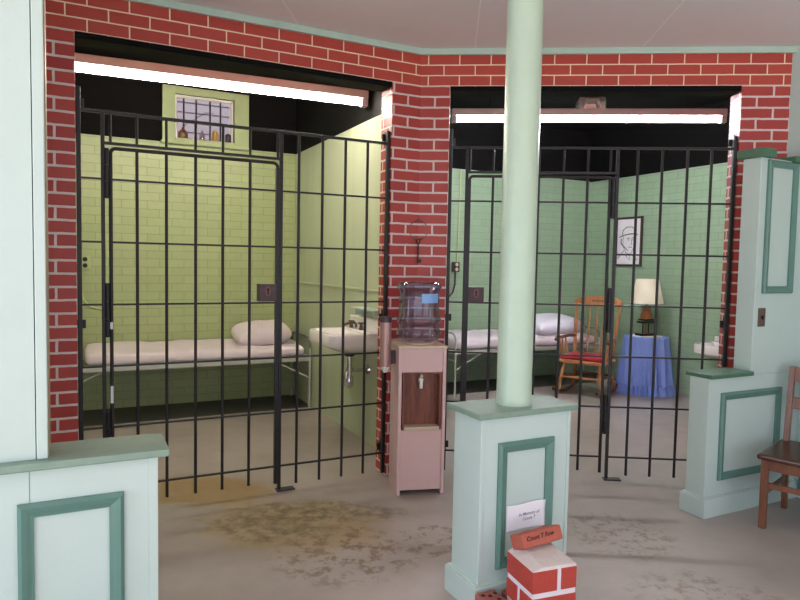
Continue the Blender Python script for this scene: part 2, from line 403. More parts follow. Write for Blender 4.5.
# window wall on the left of the room
struct(MB().box(-4.85, -4.7, -5, -2.9, 0, 2.98).box(-4.85, -4.7, -.2, 1.2, 0, 2.98).box(-4.85, -4.7, -2.9, -.2, 0, .7).box(-4.85, -4.7, -2.9, -.2, 2.6, 2.98).build('wall_window', M['mint']))
struct(MB().box(-4.80, -4.72, -2.9, -2.83, .7, 2.6).box(-4.80, -4.72, -.27, -.2, .7, 2.6).box(-4.80, -4.72, -2.83, -.27, .7, .77).box(-4.80, -4.72, -2.83, -.27, 2.53, 2.6).build('window_2', M['mint']))
# right end wall of the room
struct(MB().box(2.1, 2.25, -5.5, -1.262, 0, 2.98).build('wall_end', M['mint'], frame='L'))
def moulding(name, x0, x1, z0, z1, y, mat, parent, wid=.044, th=.022, axis='y'):
    """mitred picture-frame moulding with a sloped profile, standing out of the face at y towards -y"""
    o = MB()
    prof = [(0, 0), (0, .55), (.25, 1), (.55, .8), (.8, .55), (1, .45), (1, 0)]   # across the width, height
    rings = []
    for (t, h) in prof:
        d = t*wid; yy = y-h*th
        rings.append([(x0+d, yy, z0+d), (x1-d, yy, z0+d), (x1-d, yy, z1-d), (x0+d, yy, z1-d)])
    vs = [p for r in rings for p in r]; fs = []
    for i in range(len(prof)-1):
        for k in range(4):
            k2 = (k+1) % 4
            fs.append((i*4+k, i*4+k2, (i+1)*4+k2, (i+1)*4+k))
    if axis == 'x': vs = [(p[1], -p[0], p[2]) for p in vs]
    o.add(vs, fs)
    return o.build(name, mat, parent)
e = bpy.data.objects['wall_end']
moulding('panel_moulding', 1.50, 2.3, .06, .80, 2.1, M['teal'], e, axis='x')

# ================================================================= HALF WALLS, PIERS, PEDESTAL, COLUMN
def half_wall(name, label, cat, u0, u1, w0, w1, h, plinth, panel, seam=None, cap_over=.025, cap_mat='cap', loc=None, caplast=None):
    t = thing(name, label, cat, LF((u0+u1)/2, (w0+w1)/2), TH)
    cx, cw = (u0+u1)/2, (w0+w1)/2
    b = MB().box(u0-cx, u1-cx, w0-cw, w1-cw, 0, h).build('body', M['mint'], t, bevel=.003)
    cu1 = (caplast if caplast is not None else u1+cap_over)
    MB().box(u0-(cap_over if caplast is None else .012)-cx, cu1-cx, w0-cap_over-cw, w1+cap_over-cw, h, h+.026).build('cap', M[cap_mat], t, bevel=.005)
    if plinth: MB().box(u0-.022-cx, u1-cx+(.022 if caplast is None else 0), w0-.022-cw, w1+.022-cw, 0, plinth-.008).box(u0-.014-cx, u1-cx+(.014 if caplast is None else 0), w0-.014-cw, w1+.014-cw, plinth-.008, plinth).build('plinth', M['mint'], t, bevel=.003)
    if panel: moulding('panel_moulding', panel[0]-cx, panel[1]-cx, panel[2], panel[3], w0-cw, M['teal'], t)
    return t, cx, cw, b
t, cx, cw, b = half_wall('half_wall', 'pale mint low wall with dark green cap beneath the light switch, beside the wooden chair', 'low wall', 1.212, 2.1, -1.47, -1.335, .845, .125, (1.318, 1.893, .215, .752), cap_mat='capdark', caplast=1.59)
# extend the body above behind pier: the cap stops at the pier
t2, cx, cw, b = half_wall('half_wall', 'pale mint low wall in the lower left corner with green panel moulding', 'low wall', -6.0, -1.915, -1.78, -1.62, .845, .125, (-2.321, -2.02, .12, .738), cap_over=.034)
MB().box(-1.945-cx, -1.915-cx, -1.785-cw, -1.78-cw, .125, .845).build('corner_bead', M['mint'], t2, bevel=.002)
MB().box(-2.2885-cx, -2.2865-cx, -1.7808-cw, -1.78-cw, .74, .845).build('board_joint', M['teal'], t2)
ped, pcx, pcw, b = half_wall('pedestal', 'pale mint panelled pedestal carrying the round column', 'pedestal', -.625, -.135, -1.782, -1.570, .845, .125, (-.534, -.232, .175, .732))
for x0 in (-.625, -.153):
    MB().box(x0-pcx, x0+.018-pcx, -1.786-pcw, -1.782-pcw, .125, .845).build('corner_bead', M['mint'], ped, bevel=.002)
tag(MB().lathe([(.081, 0), (.081, .02), (.079, .03), (.079, 2.109)], seg=48).build('column', M['mintcol'], loc=LF(-.375, -1.672, .871)), 'round pale mint column rising from the pedestal to the ceiling', 'column')
# tall piers
t = thing('pier', 'tall mint pier with green panel frame and switch, standing on the right low wall', 'pier', LF(1.59, -1.47, .845), TH)
MB().box(0, .51, 0, .12, 0.0, 1.345).build('body', M['mint'], t, bevel=.003)
MB().box(-.025, .105, -.03, .15, 1.345, 1.40).build('cap', M['capdark'], t, bevel=.006)
MB().box(.30, .51, -.03, .15, 1.335, 1.375).build('cap', M['capdark'], t, bevel=.006)
moulding('panel_moulding', .062, .358, .51, 1.335, 0, M['teal'], t)
t = thing('pier', 'tall mint pier at the left edge reaching up to the ceiling', 'pier', LF(-2.236, -1.775, .872), TH)
MB().box(-3.7, -.034, 0, .12, 0, 2.107).build('body', M['mint'], t)
MB().box(-.031, 0, -.006, .12, 0, 2.107).build('edge_board', M['mint'], t, bevel=.003)
MB().box(-.0002, .004, .02, .11, 0, 2.107).build('bare_edge', M['wornedge'], t)
t = thing('light_switch', 'small brown switch plate on the right mint pier', 'switch', LF(1.664, -1.47, 1.205), TH)
MB().box(-.034, .034, -.006, 0, -.058, .058).build('plate', M['switch'], t, bevel=.003)
MB().box(-.006, .006, -.014, -.006, -.012, .012).build('toggle', M['hole'], t, bevel=.002)

# ================================================================= CELL GATES
ZB = [1.9436, 1.5875, 1.2315, .8754, .5194, .1633]
def gate(frame, label, posts, fixed_v, fixed_span, door_x, door_bars, hinge_x, header, lock, foot, narrow):
    a, b = posts
    mid = (a+b)/2
    loc = LF(mid, 0) if frame == 'L' else RF(mid, 0)
    g = thing('cell_gate', label, 'cell gate', loc, TH if frame == 'L' else 0)
    X = lambda x: x-mid
    def bar(nm, par, x, z0, z1, r=.0092, y=0): return MB().tube([(X(x), y, z0), (X(x), y, z1)], r, 10).build(nm, M['iron'], par)
    def flat(nm, par, x0, x1, z, h=.0055, d=.009, y=0): return MB().box(X(x0), X(x1), y-d, y+d, z-h, z+h).build(nm, M['iron'], par, bevel=.002)
    for x in posts: MB().box(X(x)-.012, X(x)+.012, -.014, .014, .02, 2.44 if x != narrow else 2.40).build('wall_post', M['iron'], g, bevel=.003)
    for x in header: MB().box(X(x)-.0105, X(x)+.0105, -.012, .012, .0, 2.316).build('jamb_post', M['iron'], g, bevel=.003)
    flat('top_rail', g, a, b, 2.316, .008, .013)
    flat('header_rail', g, header[0], header[1], 2.145, .008, .012)
    for x in fixed_v: bar('bar', g, x, .035, 2.31)
    for x in door_bars+[door_x[0], door_x[1]]: bar('short_bar', g, x, 2.15, 2.31, .008)
    for z in ZB:
        for (x0, x1) in fixed_span: flat('crossbar', g, x0, x1, z)
    # wall anchors
    for x in posts:
        sgn = 1 if x == max(posts) else -1
        for z in (.20, 1.12, 2.36):
            MB().box(X(x)-.006, X(x)+.006, .012, .05, z-.05, z+.05).box(X(x)-.03, X(x)+.03, .03, .036, z-.025, z+.025).build('wall_anchor', M['iron'], g, bevel=.002)
    # foot plate
    fx, fs = foot
    MB().box(X(fx)-(.02 if fs > 0 else .1), X(fx)+(.1 if fs > 0 else .02), -.03, .03, 0, .009).build('foot_plate', M['iron'], g, bevel=.002)
    # door
    lock_x = door_x[1] if abs(door_x[0]-hinge_x) < abs(door_x[1]-hinge_x) else door_x[0]
    x0, x1 = sorted(door_x); R = .028; zt = 2.118; zb = .05
    pts = [(X(x0), 0, zb), (X(x0), 0, zt-R)]
    for k in range(1, 6):
        an = PI-k*PI/10; pts.append((X(x0)+R+R*math.cos(an), 0, zt-R+R*math.sin(an)))
    for k in range(0, 6):
        an = PI/2-k*PI/10; pts.append((X(x1)-R+R*math.cos(an), 0, zt-R+R*math.sin(an)))
    pts.append((X(x1), 0, zb))
    d = MB().tube(pts, .0105, 10).box(X(lock_x)-.011, X(lock_x)+.011, -.012, .012, .05, zt-.03).build('door', M['iron'], g, bevel=0)
    for x in door_bars: bar('bar', d, x, .06, zt-.005)
    for z in ZB: flat('crossbar', d, x0, x1, z)
    lx0, lx1, lz0, lz1 = lock
    MB().box(X(lx0), X(lx1), -.034, .034, lz0, lz1).build('lock_case', M['rust'], d, bevel=.003)
    mx, mz = X((lx0+lx1)/2), (lz0+lz1)/2+.01
    MB().lathe([(.0, .0), (.019, .0), (.019, .004), (.0, .004)], seg=16).xf(Matrix.Translation((mx, -.034, mz)) @ Matrix.Scale(1.7, 4, (0, 0, 1)) @ Matrix.Rotation(PI/2, 4, 'X')).build('escutcheon', M['brass'], d)
    k = MB(); k.lathe([(0, .0), (.008, .0), (.008, .006), (0, .006)], seg=12).xf(Matrix.Translation((mx, -.035, mz+.01)) @ Matrix.Rotation(PI/2, 4, 'X'))
    k.box(mx-.004, mx+.004, -.041, -.035, mz-.022, mz+.008); k.build('keyhole', M['hole'], d)
    for hz, hh in ((1.975, .14), (1.20, .155), (.47, .14)):
        h = MB().tube([(X(hinge_x), -.012, hz-hh), (X(hinge_x), -.012, hz-hh*.34)], .0135, 10).tube([(X(hinge_x), -.012, hz-hh*.31), (X(hinge_x), -.012, hz+hh*.31)], .015, 10).tube([(X(hinge_x), -.012, hz+hh*.34), (X(hinge_x), -.012, hz+hh)], .0135, 10)
        h.box(X(hinge_x)-.02, X(hinge_x)+.02, -.004, .008, hz-hh*.9, hz+hh*.9).build('hinge', M['iron'], d)
    if frame == 'L':
        for z0_, z1_ in ((1.09, 1.13), (.66, .76)):
            MB().box(X(hinge_x)+.013, X(hinge_x)+.028, -.013, -.0095, z0_, z1_).build('bare_patch', M['paper'], d, bevel=.001)['label'] = 'chipped white patch'
    return g
gate('L', 'barred iron gate of the left cell in the angled brick wall', (-2.141, -.240), [-.871, -.711, -.551, -.391], [(-2.141, -2.019), (-.988, -.240)],
     (-1.979, -1.011), [-1.84, -1.679, -1.513, -1.352, -1.186], -2.0, (-2.019, -.988), (-1.133, -1.022, 1.243, 1.352), (-.985, 1), -.240)
gate('R', 'barred iron gate of the right cell behind the column and pedestal', (.226, 2.143), [1.507, 1.67, 1.837, 1.995], [(.226, .342), (1.372, 2.143)],
     (.361, 1.325), [.525, .68, .84, 1.009, 1.172], 1.348, (.342, 1.372), (.372, .48, 1.232, 1.342), (1.372, 1), 2.143)

# ================================================================= FLUORESCENT LAMPS
def lamp_strip(label, A, B, mat, wires):
    d = B-A; L = d.length; ang = math.atan2(d.y, d.x)
    t = thing('fluorescent_light', label, 'ceiling light', (A+B)/2, ang)
    MB().box(-L/2, L/2, -.045, .045, .030, .095).build('housing', M['housing'], t, bevel=.008)
    MB().tube([(-L/2+.05, 0, 0), (L/2-.05, 0, 0)], .0215, 14).build('tube', mat, t)
    for sx in (-1, 1):
        MB().box(sx*L/2-.025-(sx*.025), sx*L/2+.025-(sx*.025), -.035, .035, -.028, .035).build('end_cap', M['housing'], t, bevel=.004)
    for x in wires:
        MB().tube([(x, 0, .093), (x, 0, 3.36-A.z)], .003, 6).build('hanging_wire', M['blackmetal'], t)
    return t
lamp_strip('long lit fluorescent strip hanging in the left cell', LF(-2.46, 1.02, 2.79), LF(-.03, .86, 2.80), M['tubeL'], (-.9, 1.12))
lamp_strip('long lit fluorescent strip hanging in the right cell behind the column', RF(.22, 1.65, 2.875), RF(2.74, 1.65, 2.875), M['tubeR'], (-.9, .9))
t = thing('vent_hood', 'small taupe rounded metal hood above the right fluorescent strip', 'vent', RF(1.57, 1.9, 3.045), 0)
prof = [(-.13, -.06), (-.13, .07), (-.10, .115), (-.05, .14), (.05, .14), (.10, .115), (.13, .07), (.13, -.06), (.085, -.06), (.05, .06), (-.05, .06), (-.085, -.06)]
MB().extrude(prof, 'y', -.06, .10).build('shell', M['taupe'], t, bevel=.005)
MB().box(-.06, .06, .04, .06, -.05, .05).build('baffle', M['switch'], t)
MB().tube([(-.095, -.07, -.06), (-.055, -.07, .07), (.055, -.07, .07), (.095, -.07, -.06)], .010, 8).build('rim', M['switch'], t)
MB().box(-.02, .02, .0, .04, .135, .36).build('bracket', M['black'], t)

# ================================================================= LEFT CELL WINDOW
w = struct(MB().box(-1.385, wx0, 2.845, 2.88, 2.675, 3.235).box(wx1, -.522, 2.845, 2.88, 2.675, 3.235).box(wx0, wx1, 2.845, 2.88, wz1, 3.235)
           .box(wx0, wx1, 2.845, 2.88, 2.675, wz0).build('window_1', M['winframe'], frame='L', bevel=.004))
MB().box(-1.40, -.51, 2.80, 2.90, 2.655, 2.685).build('sill', M['winframe'], w, bevel=.006)
MB().box(wx0, wx0+.02, 2.90, 3.0, wz0, wz1).box(wx1-.02, wx1, 2.90, 3.0, wz0, wz1).box(wx0, wx1, 2.90, 3.0, wz1-.02, wz1).build('sash', M['white'], w)
MB().box(wx0, wx1, 2.985, 2.989, wz0, wz1).build('pane', M['glass'], w)
for x in (-1.166, -1.043, -.903, -.796):
    MB().tube([(x, 2.955, wz0), (x, 2.955, wz1)], .009, 8).build('window_bar', M['iron'], w)
sd = MB()
for k in range(14):
    z0 = 2.2+k*.115
    sd.extrude([(4.0, z0), (3.988, z0), (3.996, z0+.115), (4.0, z0+.115)], 'x', -3.0, 1.0)
struct(sd.build('wall_outside', M['siding'], frame='L'))
def sill_item(name, label, cat, u, prof, mat, extra=None):
    o = MB().lathe(prof, seg=20).build(name, mat, loc=LF(u, 2.915, wz0)); tag(o, label, cat); return o
sill_item('jug', 'round brown jug on the cell window sill', 'jug', -1.178, [(.035, 0), (.05, .02), (.048, .06), (.03, .09), (.012, .105), (.012, .125)], M['brownjug'])
sill_item('bottle', 'small clear glass bottle on the window sill, right of the brown jug', 'bottle', -.99, [(.028, 0), (.03, .01), (.03, .06), (.012, .08), (.012, .105)], M['clearjar'])
sill_item('jar', 'amber jar on the cell window sill', 'jar', -.858, [(.033, 0), (.035, .01), (.035, .08), (.026, .095), (.026, .115)], M['amber'])
sill_item('can', 'small dark tin at the right end of the window sill', 'can', -.724, [(.028, 0), (.03, .005), (.03, .08), (.026, .09), (.012, .1)], M['darktin'])
tag(MB().tube([(0, 0, 0), (.03, 0, .03), (.22, 0, .17), (.30, 0, .17)], .004, 6).build('stick', M['twig'], loc=LF(-1.178, 2.915, 2.846), rot=(0, 0, TH)), 'thin dark bent stick poking out of the brown jug on the sill', 'stick')

# ================================================================= BEDS
def bed(label, u0, u1, w0, w1, zr, ml, mat_h, hoop_top):
    L = u1-u0; W = w1-w0
    t = thing('prison_cot', label, 'bed', LF((u0+u1)/2, (w0+w1)/2), TH)
    hx, hy = L/2, W/2
    MB().box(-hx, hx, -hy-.012, -hy+.012, zr-.028, zr+.016).box(-hx, hx, hy-.012, hy+.012, zr-.028, zr+.016).box(-hx, -hx+.025, -hy, hy, zr-.028, zr+.016).box(hx-.025, hx, -hy, hy, zr-.028, zr+.016).build('frame', M['bedframe'], t, bevel=.003)
    sp = MB()
    for i in range(16): sp.box(-hx+.06+i*(L-.12)/15-.012, -hx+.06+i*(L-.12)/15+.012, -hy, hy, zr-.006, zr+.0)
    sp.build('slats', M['darksteel'], t)
    for sx in (-1, 1):
        for sy in (-1, 1):
            MB().tube([(sx*(hx-.013), sy*hy, 0), (sx*(hx-.013), sy*hy, zr+.1)], .012, 10).build('leg', M['bedframe'], t)
        r = .09; z1 = hoop_top; x = sx*(hx-.013)
        pts = [(x, -hy, zr+.08), (x, -hy, z1-r)]
        for k in range(1, 6): an = PI-k*PI/10; pts.append((x, -hy+r+r*math.cos(an), z1-r+r*math.sin(an)))
        for k in range(0, 6): an = PI/2-k*PI/10; pts.append((x, hy-r+r*math.cos(an), z1-r+r*math.sin(an)))
        pts += [(x, hy, z1-r), (x, hy, zr+.08)]
        MB().tube(pts, .012, 10).build('end_hoop', M['darksteel'] if sx > 0 else M['bedframe'], t)
        MB().tube([(x-sx*.01, -hy, zr-.20), (x-sx*.36, -hy, zr-.02)], .009, 8).build('brace', M['bedframe'], t)
        MB().tube([(x, -hy, zr-.10), (x, hy, zr-.10)], .009, 8).build('end_bar', M['bedframe'], t)
    m = MB().softbox((ml/2, .01, zr+.018+mat_h/2), (hx-.05-ml/2, hy-.012, mat_h/2), .04, (110, 40, 6), .017, 4.5, 3)
    m.v = [(x, y, z+(max(0, (y+hy)/(2*hy))*.045 if z > zr+.05 else 0)) for x, y, z in m.v]
    m.build('mattress', M['sheet'], t)
    return t
BZ = .51
bed('white sheeted steel cot along the back wall of the left cell', -2.32, -.02, 2.22, 2.845, BZ, .17, .10, .72)
bed('white sheeted steel cot behind the rocking chair in the right cell', 1.62, 3.78, 2.08, 2.845, BZ, 0, .10, .72)
def pillow(name, label, cat, loc, rot, sx, sy, sz, mat, seed=0, pw=3.0):
    vs = []; fs = []; N = 26
    for side in (1, -1):
        for i in range(N+1):
            for j in range(N+1):
                s = math.sin((i/N*2-1)*PI/2); q = math.sin((j/N*2-1)*PI/2)
                h = max(0, (1-abs(s)**pw))**.55*max(0, (1-abs(q)**pw))**.55
                nz = noise.noise(Vector((s*2.2+seed, q*2.2, side*.7)))*.16*h
                pin = 1-.06*(abs(q)**2)*(1 if abs(s) > .8 else 0)
                vs.append((s*sx*(1-.07*q*q), q*sy*(1-.07*s*s), side*sz*(h+nz)))
    K = (N+1)*(N+1)
    for i in range(N):
        for j in range(N):
            a = i*(N+1)+j; b_ = a+1; c = a+N+2; d = a+N+1
            fs.append((a, d, c, b_)); fs.append((K+a, K+b_, K+c, K+d))
    o = MB().add(vs, fs, True).build(name, mat, loc=loc, rot=rot)
    bm = bmesh.new(); bm.from_mesh(o.data); bmesh.ops.remove_doubles(bm, verts=bm.verts, dist=1e-5); bm.to_mesh(o.data); bm.free()
    return tag(o, label, cat)
pillow('pillow', 'plump white pillow at the right end of the left cot', 'pillow', LF(-.45, 2.56, BZ+.02+.13+.085), (math.radians(9), math.radians(-5), TH), .29, .21, .10, M['sheet'], 2, 6.0)
pillow('pillow', 'white pillow at the right end of the cot behind the rocking chair', 'pillow', LF(3.30, 2.47, BZ+.02+.13+.085), (math.radians(8), 0, TH+.05), .40, .26, .11, M['blanket'], 7, 6.0)

# ================================================================= SINK
def basin_outline(x0, x1, y0, y1, r, n=8):
    pts = [(x1, y0), (x1, y1)]
    for cx_, cy_, a0 in ((x0+r, y1-r, PI/2), (x0+r, y0+r, PI)):
        for k in range(n+1):
            an = a0+k*PI/2/n; pts.append((cx_+r*math.cos(an), cy_+r*math.sin(an)))
    return pts
def ring_stack(levels, close_top=False):
    o = MB(); n = len(levels[0][0]); vs = []; fs = []
    for pts, z in levels: vs += [(p[0], p[1], z) for p in pts]
    for i in range(len(levels)-1):
        for k in range(n):
            k2 = (k+1) % n; fs.append((i*n+k, i*n+k2, (i+1)*n+k2, (i+1)*n+k))
    fs.append(tuple(range(n))[::-1]); fs.append(tuple(range((len(levels)-1)*n, len(levels)*n)))
    return o.add(vs, fs, True)
BO = basin_outline
def sink(label, loc, splash=1.045):
    t = thing('wall_sink', label, 'sink', loc, TH)
    # local: x from wall 0 to -0.43, y along wall, depth
    lev = [(BO(-.30, -.02, -.22, .22, .10), .785), (BO(-.38, 0, -.27, .27, .11), .822), (BO(-.425, 0, -.285, .285, .10), .837), (BO(-.43, 0, -.29, .29, .10), .85), (BO(-.43, 0, -.29, .29, .10), .925),
           (BO(-.42, 0, -.28, .28, .095), .938), (BO(-.395, -.10, -.245, .245, .09), .936), (BO(-.375, -.12, -.225, .225, .09), .915), (BO(-.32, -.16, -.16, .16, .08), .83)]
    ring_stack(lev).build('basin', M['porcelain'], t)
    MB().box(-.035, -.001, -.30, .29, .86, splash).box(-.11, -.001, -.29, .28, .90, .945).build('backsplash', M['porcelain'], t, bevel=.012)
    fa = MB().tube([(-.07, .06, .955), (-.07, .06, .985), (-.10, .06, 1.0), (-.17, .06, .985), (-.185, .06, .965)], [.014, .013, .012, .011, .011], 10).build('faucet', M['darkchrome'], t)
    for yy in (-.05, .16):
        h = MB().tube([(-.07, yy, .945), (-.07, yy, .995)], [.02, .012], 10)
        for k in range(2):
            an = k*PI/2+.4; h.tube([(-.07-.03*math.cos(an), yy-.03*math.sin(an), 1.0), (-.07+.03*math.cos(an), yy+.03*math.sin(an), 1.0)], .007, 8)
        h.build('tap_handle', M['darkchrome'], fa)
    dy = -.05
    MB().tube([(-.17, dy, .77), (-.17, dy, .735)], [.055, .04], 16).build('drain_flange', M['blackmetal'], t)
    MB().tube([(-.17, dy, .74), (-.17, dy, .56)], .021, 12).tube([(-.17, dy, .64), (-.17, dy, .615)], .029, 12).tube([(-.17, dy, .575), (-.17, dy, .55), (-.17, dy, .52), (-.172, dy, .49), (-.18, dy, .472)], [.024, .036, .039, .034, .014], 14).tube([(-.175, dy, .50), (-.195, dy, .50), (-.20, dy, .55), (-.195, dy, .60), (-.17, dy, .615), (-.10, dy, .612), (-.002, dy, .61)], .016, 12).build('drain_trap', M['chrome'], t)
    MB().lathe([(.0, 0), (.042, 0), (.035, .014), (.0, .018)], seg=20).xf(Matrix.Translation((-.001, dy, .61)) @ Matrix.Rotation(-PI/2, 4, 'Y')).build('wall_flange', M['chrome'], t)
sink('white porcelain sink on the side wall of the left cell', LF(0, .86, .0))
sink('white porcelain sink on the green wall right of the blue skirted table', LF(4.27, .50, -.25), 1.0)
t = thing('soap_shelf', 'small pale green shelf on the wall above the sink', 'shelf', LF(0, .75, 1.115), TH)
MB().box(-.10, 0, -.25, .22, 0, .012).build('board', M['mint'], t, bevel=.003)
for yy in (-.2, .17): MB().box(-.08, 0, yy-.006, yy+.006, -.05, 0).build('bracket', M['mint'], t)

# ================================================================= OUTLETS
def outlet(label, u, z, mat, sockmat, cable):
    t = thing('outlet_box', label, 'outlet', LF(u, 2.88, z), TH)
    MB().box(-.045, .045, -.05, 0, -.062, .062).build('box', M[mat], t, bevel=.006)
    for dz in (-.03, .03):
        MB().lathe([(0, 0), (.022, 0), (.02, .006), (0, .006)], seg=16).xf(Matrix.Translation((0, -.05, dz)) @ Matrix.Rotation(PI/2, 4, 'X')).build('socket', M[sockmat], t)
    return t
t = outlet('pale outlet box with two black sockets on the left cell wall', -2.09, 1.45, 'greenbox', 'rubber', None)
MB().tube([(-.03, -.012, -.06), (-.035, -.012, -.25), (-.02, -.012, -.36), (.04, -.012, -.43), (.12, -.012, -.455), (.2, -.012, -.44)], .010, 8).build('cable', M['greenbox'], t)
t = outlet('dark outlet box with conduit on the green wall left of the column', 2.085, 1.465, 'darktin', 'cream', None)
MB().tube([(.02, -.014, .06), (.03, -.014, .5), (.05, -.014, 1.22)], .009, 8).build('conduit', M['greenbox'], t)
MB().tube([(.0, -.016, -.06), (.0, -.016, -.22), (-.03, -.016, -.32), (-.10, -.016, -.39), (-.22, -.016, -.42)], .011, 8).build('cable', M['darktin'], t)

# ================================================================= ROCKING CHAIR
t = thing('rocking_chair', 'honey coloured wooden rocking chair with red cushion beside the blue skirted table', 'rocking chair', (1.635, 7.615, 0), math.radians(-30.6))
# local: front is -y, x to the right
SH = .40
MB().softbox((0, 0, SH), (.27, .235, .020), .019, (20, 20, 4)).build('seat', M['oak'], t)
MB().softbox((0, -.01, SH+.045), (.25, .215, .025), .024, (24, 24, 6), .004, 16, 1).build('cushion', M['redcloth'], t)
def rocker_z(y): return .012+.10*((y-.02)/.48)**2*.9
for sx in (-1, 1):
    x = sx*.25
    pts = [(x, y/100, rocker_z(y/100)+.014) for y in range(-40, 49, 4)]
    o = MB()
    poly = [(p[1], p[2]-.016) for p in pts]+[(p[1], p[2]+.018) for p in pts[::-1]]
    n = len(pts)
    vs = []; fs = []
    for p in pts: vs += [(x-.014, p[1], p[2]-.016), (x+.014, p[1], p[2]-.016), (x+.014, p[1], p[2]+.018), (x-.014, p[1], p[2]+.018)]
    for i in range(n-1):
        for k in range(4): fs.append((i*4+k, i*4+(k+1) % 4, (i+1)*4+(k+1) % 4, (i+1)*4+k))
    fs += [(3, 2, 1, 0), ((n-1)*4, (n-1)*4+1, (n-1)*4+2, (n-1)*4+3)]
    o.add(vs, fs).build('rocker', M['darkoak'], t, bevel=.004)
    MB().tube([(sx*.20, -.18, SH-.01), (sx*.22, -.20, .27), (sx*.235, -.215, .19), (sx*.25, -.23, rocker_z(-.23)+.02)], [.017, .022, .02, .014], 12).build('leg', M['oak'], t)
    MB().tube([(sx*.19, .18, SH-.01), (sx*.215, .20, .27), (sx*.235, .22, .18), (sx*.25, .24, rocker_z(.24)+.02)], [.016, .02, .018, .013], 12).build('leg', M['oak'], t)
    MB().tube([(sx*.232, -.212, .2), (sx*.24, 0, .205), (sx*.232, .212, .2)], [.011, .016, .011], 10).build('stretcher', M['oak'], t)
    MB().tube([(sx*.225, .205, SH), (sx*.245, .26, .72), (sx*.262, .325, 1.07)], [.018, .021, .016], 12).build('back_post', M['oak'], t)
    MB().tube([(sx*.24, .25, .66), (sx*.28, .10, .665), (sx*.30, -.08, .655), (sx*.305, -.17, .665), (sx*.305, -.225, .64)], [.016, .02, .022, .027, .018], 10).build('armrest', M['darkoak'], t)
    for yy, ya in ((-.17, -.13), (-.07, -.04), (.04, .06)):
        MB().tube([(sx*.25, yy, SH+.01), (sx*.275, (yy+ya)/2, .53), (sx*.297, ya, .66)], [.010, .015, .010], 8).build('arm_spindle', M['oak'], t)
MB().tube([(-.23, -.212, .22), (0, -.212, .22), (.23, -.212, .22)], [.011, .018, .011], 10).build('stretcher', M['oak'], t)
MB().tube([(-.23, .212, .22), (0, .212, .22), (.23, .212, .22)], [.011, .016, .011], 10).build('stretcher', M['darkoak'], t)
for i in range(5):
    f = (i-2)/2
    MB().tube([(f*.16, .215, SH), (f*.175, .27, .72), (f*.19, .325, 1.05)], [.010, .014, .009], 8).build('spindle', M['oak'], t)
# crest rail: curved board with a scooped top
vs = []; fs = []; n = 24
for i in range(n+1):
    s = i/n*2-1
    x = s*.30; y = .335+.02*(1-s*s); top = 1.135+.012*math.cos(s*PI)-.05*max(0, (abs(s)-.75)/.25)**1.5; bot = 1.035+.02*abs(s)**2
    for (yy, zz) in ((y-.012, bot), (y+.012, bot), (y+.016, top), (y-.006, top)): vs.append((x, yy, zz))
for i in range(n):
    for k in range(4): fs.append((i*4+k, (i+1)*4+k, (i+1)*4+(k+1) % 4, i*4+(k+1) % 4))
fs += [(0, 1, 2, 3), (n*4+3, n*4+2, n*4+1, n*4)]
cr = MB().add(vs, fs, True).build('crest_rail', M['oak'], t, bevel=.003)
dec = MB()
for i in range(-3, 4):
    dec.lathe([(0, 0), (.012, 0), (.010, .002), (0, .002)], seg=10).xf(Matrix.Identity(4)) if False else None
    cxx = i*.024; a_ = .012 if i % 2 else .018
    dec.add([(cxx-.012, .336+.012, 1.088), (cxx, .336+.010, 1.088-a_), (cxx+.012, .336+.012, 1.088), (cxx, .336+.008, 1.088+a_), (cxx-.012, .343, 1.088), (cxx, .341, 1.088-a_), (cxx+.012, .343, 1.088), (cxx, .341, 1.088+a_)],
            [(7, 6, 5, 4), (4, 5, 1, 0), (5, 6, 2, 1), (6, 7, 3, 2), (7, 4, 0, 3), (0, 1, 2, 3)])
dec.build('stencil_ornament', M['darkoak'], cr)

# ================================================================= SKIRTED TABLE, LAMP
TU, TW = 3.93, 1.47
t = thing('side_table', 'small round table hidden under the blue ruffled skirt', 'table', LF(TU, TW, 0), TH)
MB().lathe([(.235, .655), (.245, .66), (.245, .675), (.235, .68)], seg=40).build('tabletop', M['oak'], t)
for k in range(3):
    an = k*2*PI/3+.3
    MB().tube([(.17*math.cos(an), .17*math.sin(an), 0), (.15*math.cos(an), .15*math.sin(an), .656)], .018, 10).build('leg', M['oak'], t)
tg = thing('table_skirt', 'blue gathered cloth skirt with ruffled hem draped over the round side table', 'tablecloth', LF(TU, TW, .682), TH)
def skr(r, z, a):
    d = max(0, -z)/.68
    return r+(.032*d**1.1+.004)*(math.sin(a*15+.6*math.sin(a*3))+.5*math.sin(a*31+1))*(1 if z < -.004 else 0)
prof = [(.001, .004), (.12, .004), (.235, .004), (.25, .001), (.254, -.01)]+[(.254+.045*(k/12), -.01-.55*k/12) for k in range(1, 13)]
sk = MB().lathe(prof, seg=150, rfun=skr).build('skirt', M['bluecloth'], tg)
def ruf(r, z, a): return r+(.014+.03*max(0, (-.555-z))/.12)*(math.sin(a*34+.9*math.sin(a*5))+.4*math.sin(a*57+1))
prof = [(.302, -.548), (.308, -.556), (.300, -.566), (.308, -.59), (.313, -.63), (.317, -.675)]
MB().lathe(prof, seg=260, rfun=ruf).build('ruffle', M['bluecloth'], sk)
MB().lathe([(.001, .008), (.15, .008), (.17, .0075), (.178, .0055), (.17, .005), (.001, .005)], seg=48).build('topper', M['whitecloth'], tg)
t = thing('table_lamp', 'table lamp with cream shade and wood and black base on the blue table', 'lamp', LF(TU-.02, TW, .692), TH)
MB().box(-.11, .11, -.06, .06, 0, .028).build('base', M['blackmetal'], t, bevel=.004)
MB().lathe([(.012, .022), (.018, .05), (.010, .08), (.010, .20)], seg=16).build('stem', M['lampwood'], t)
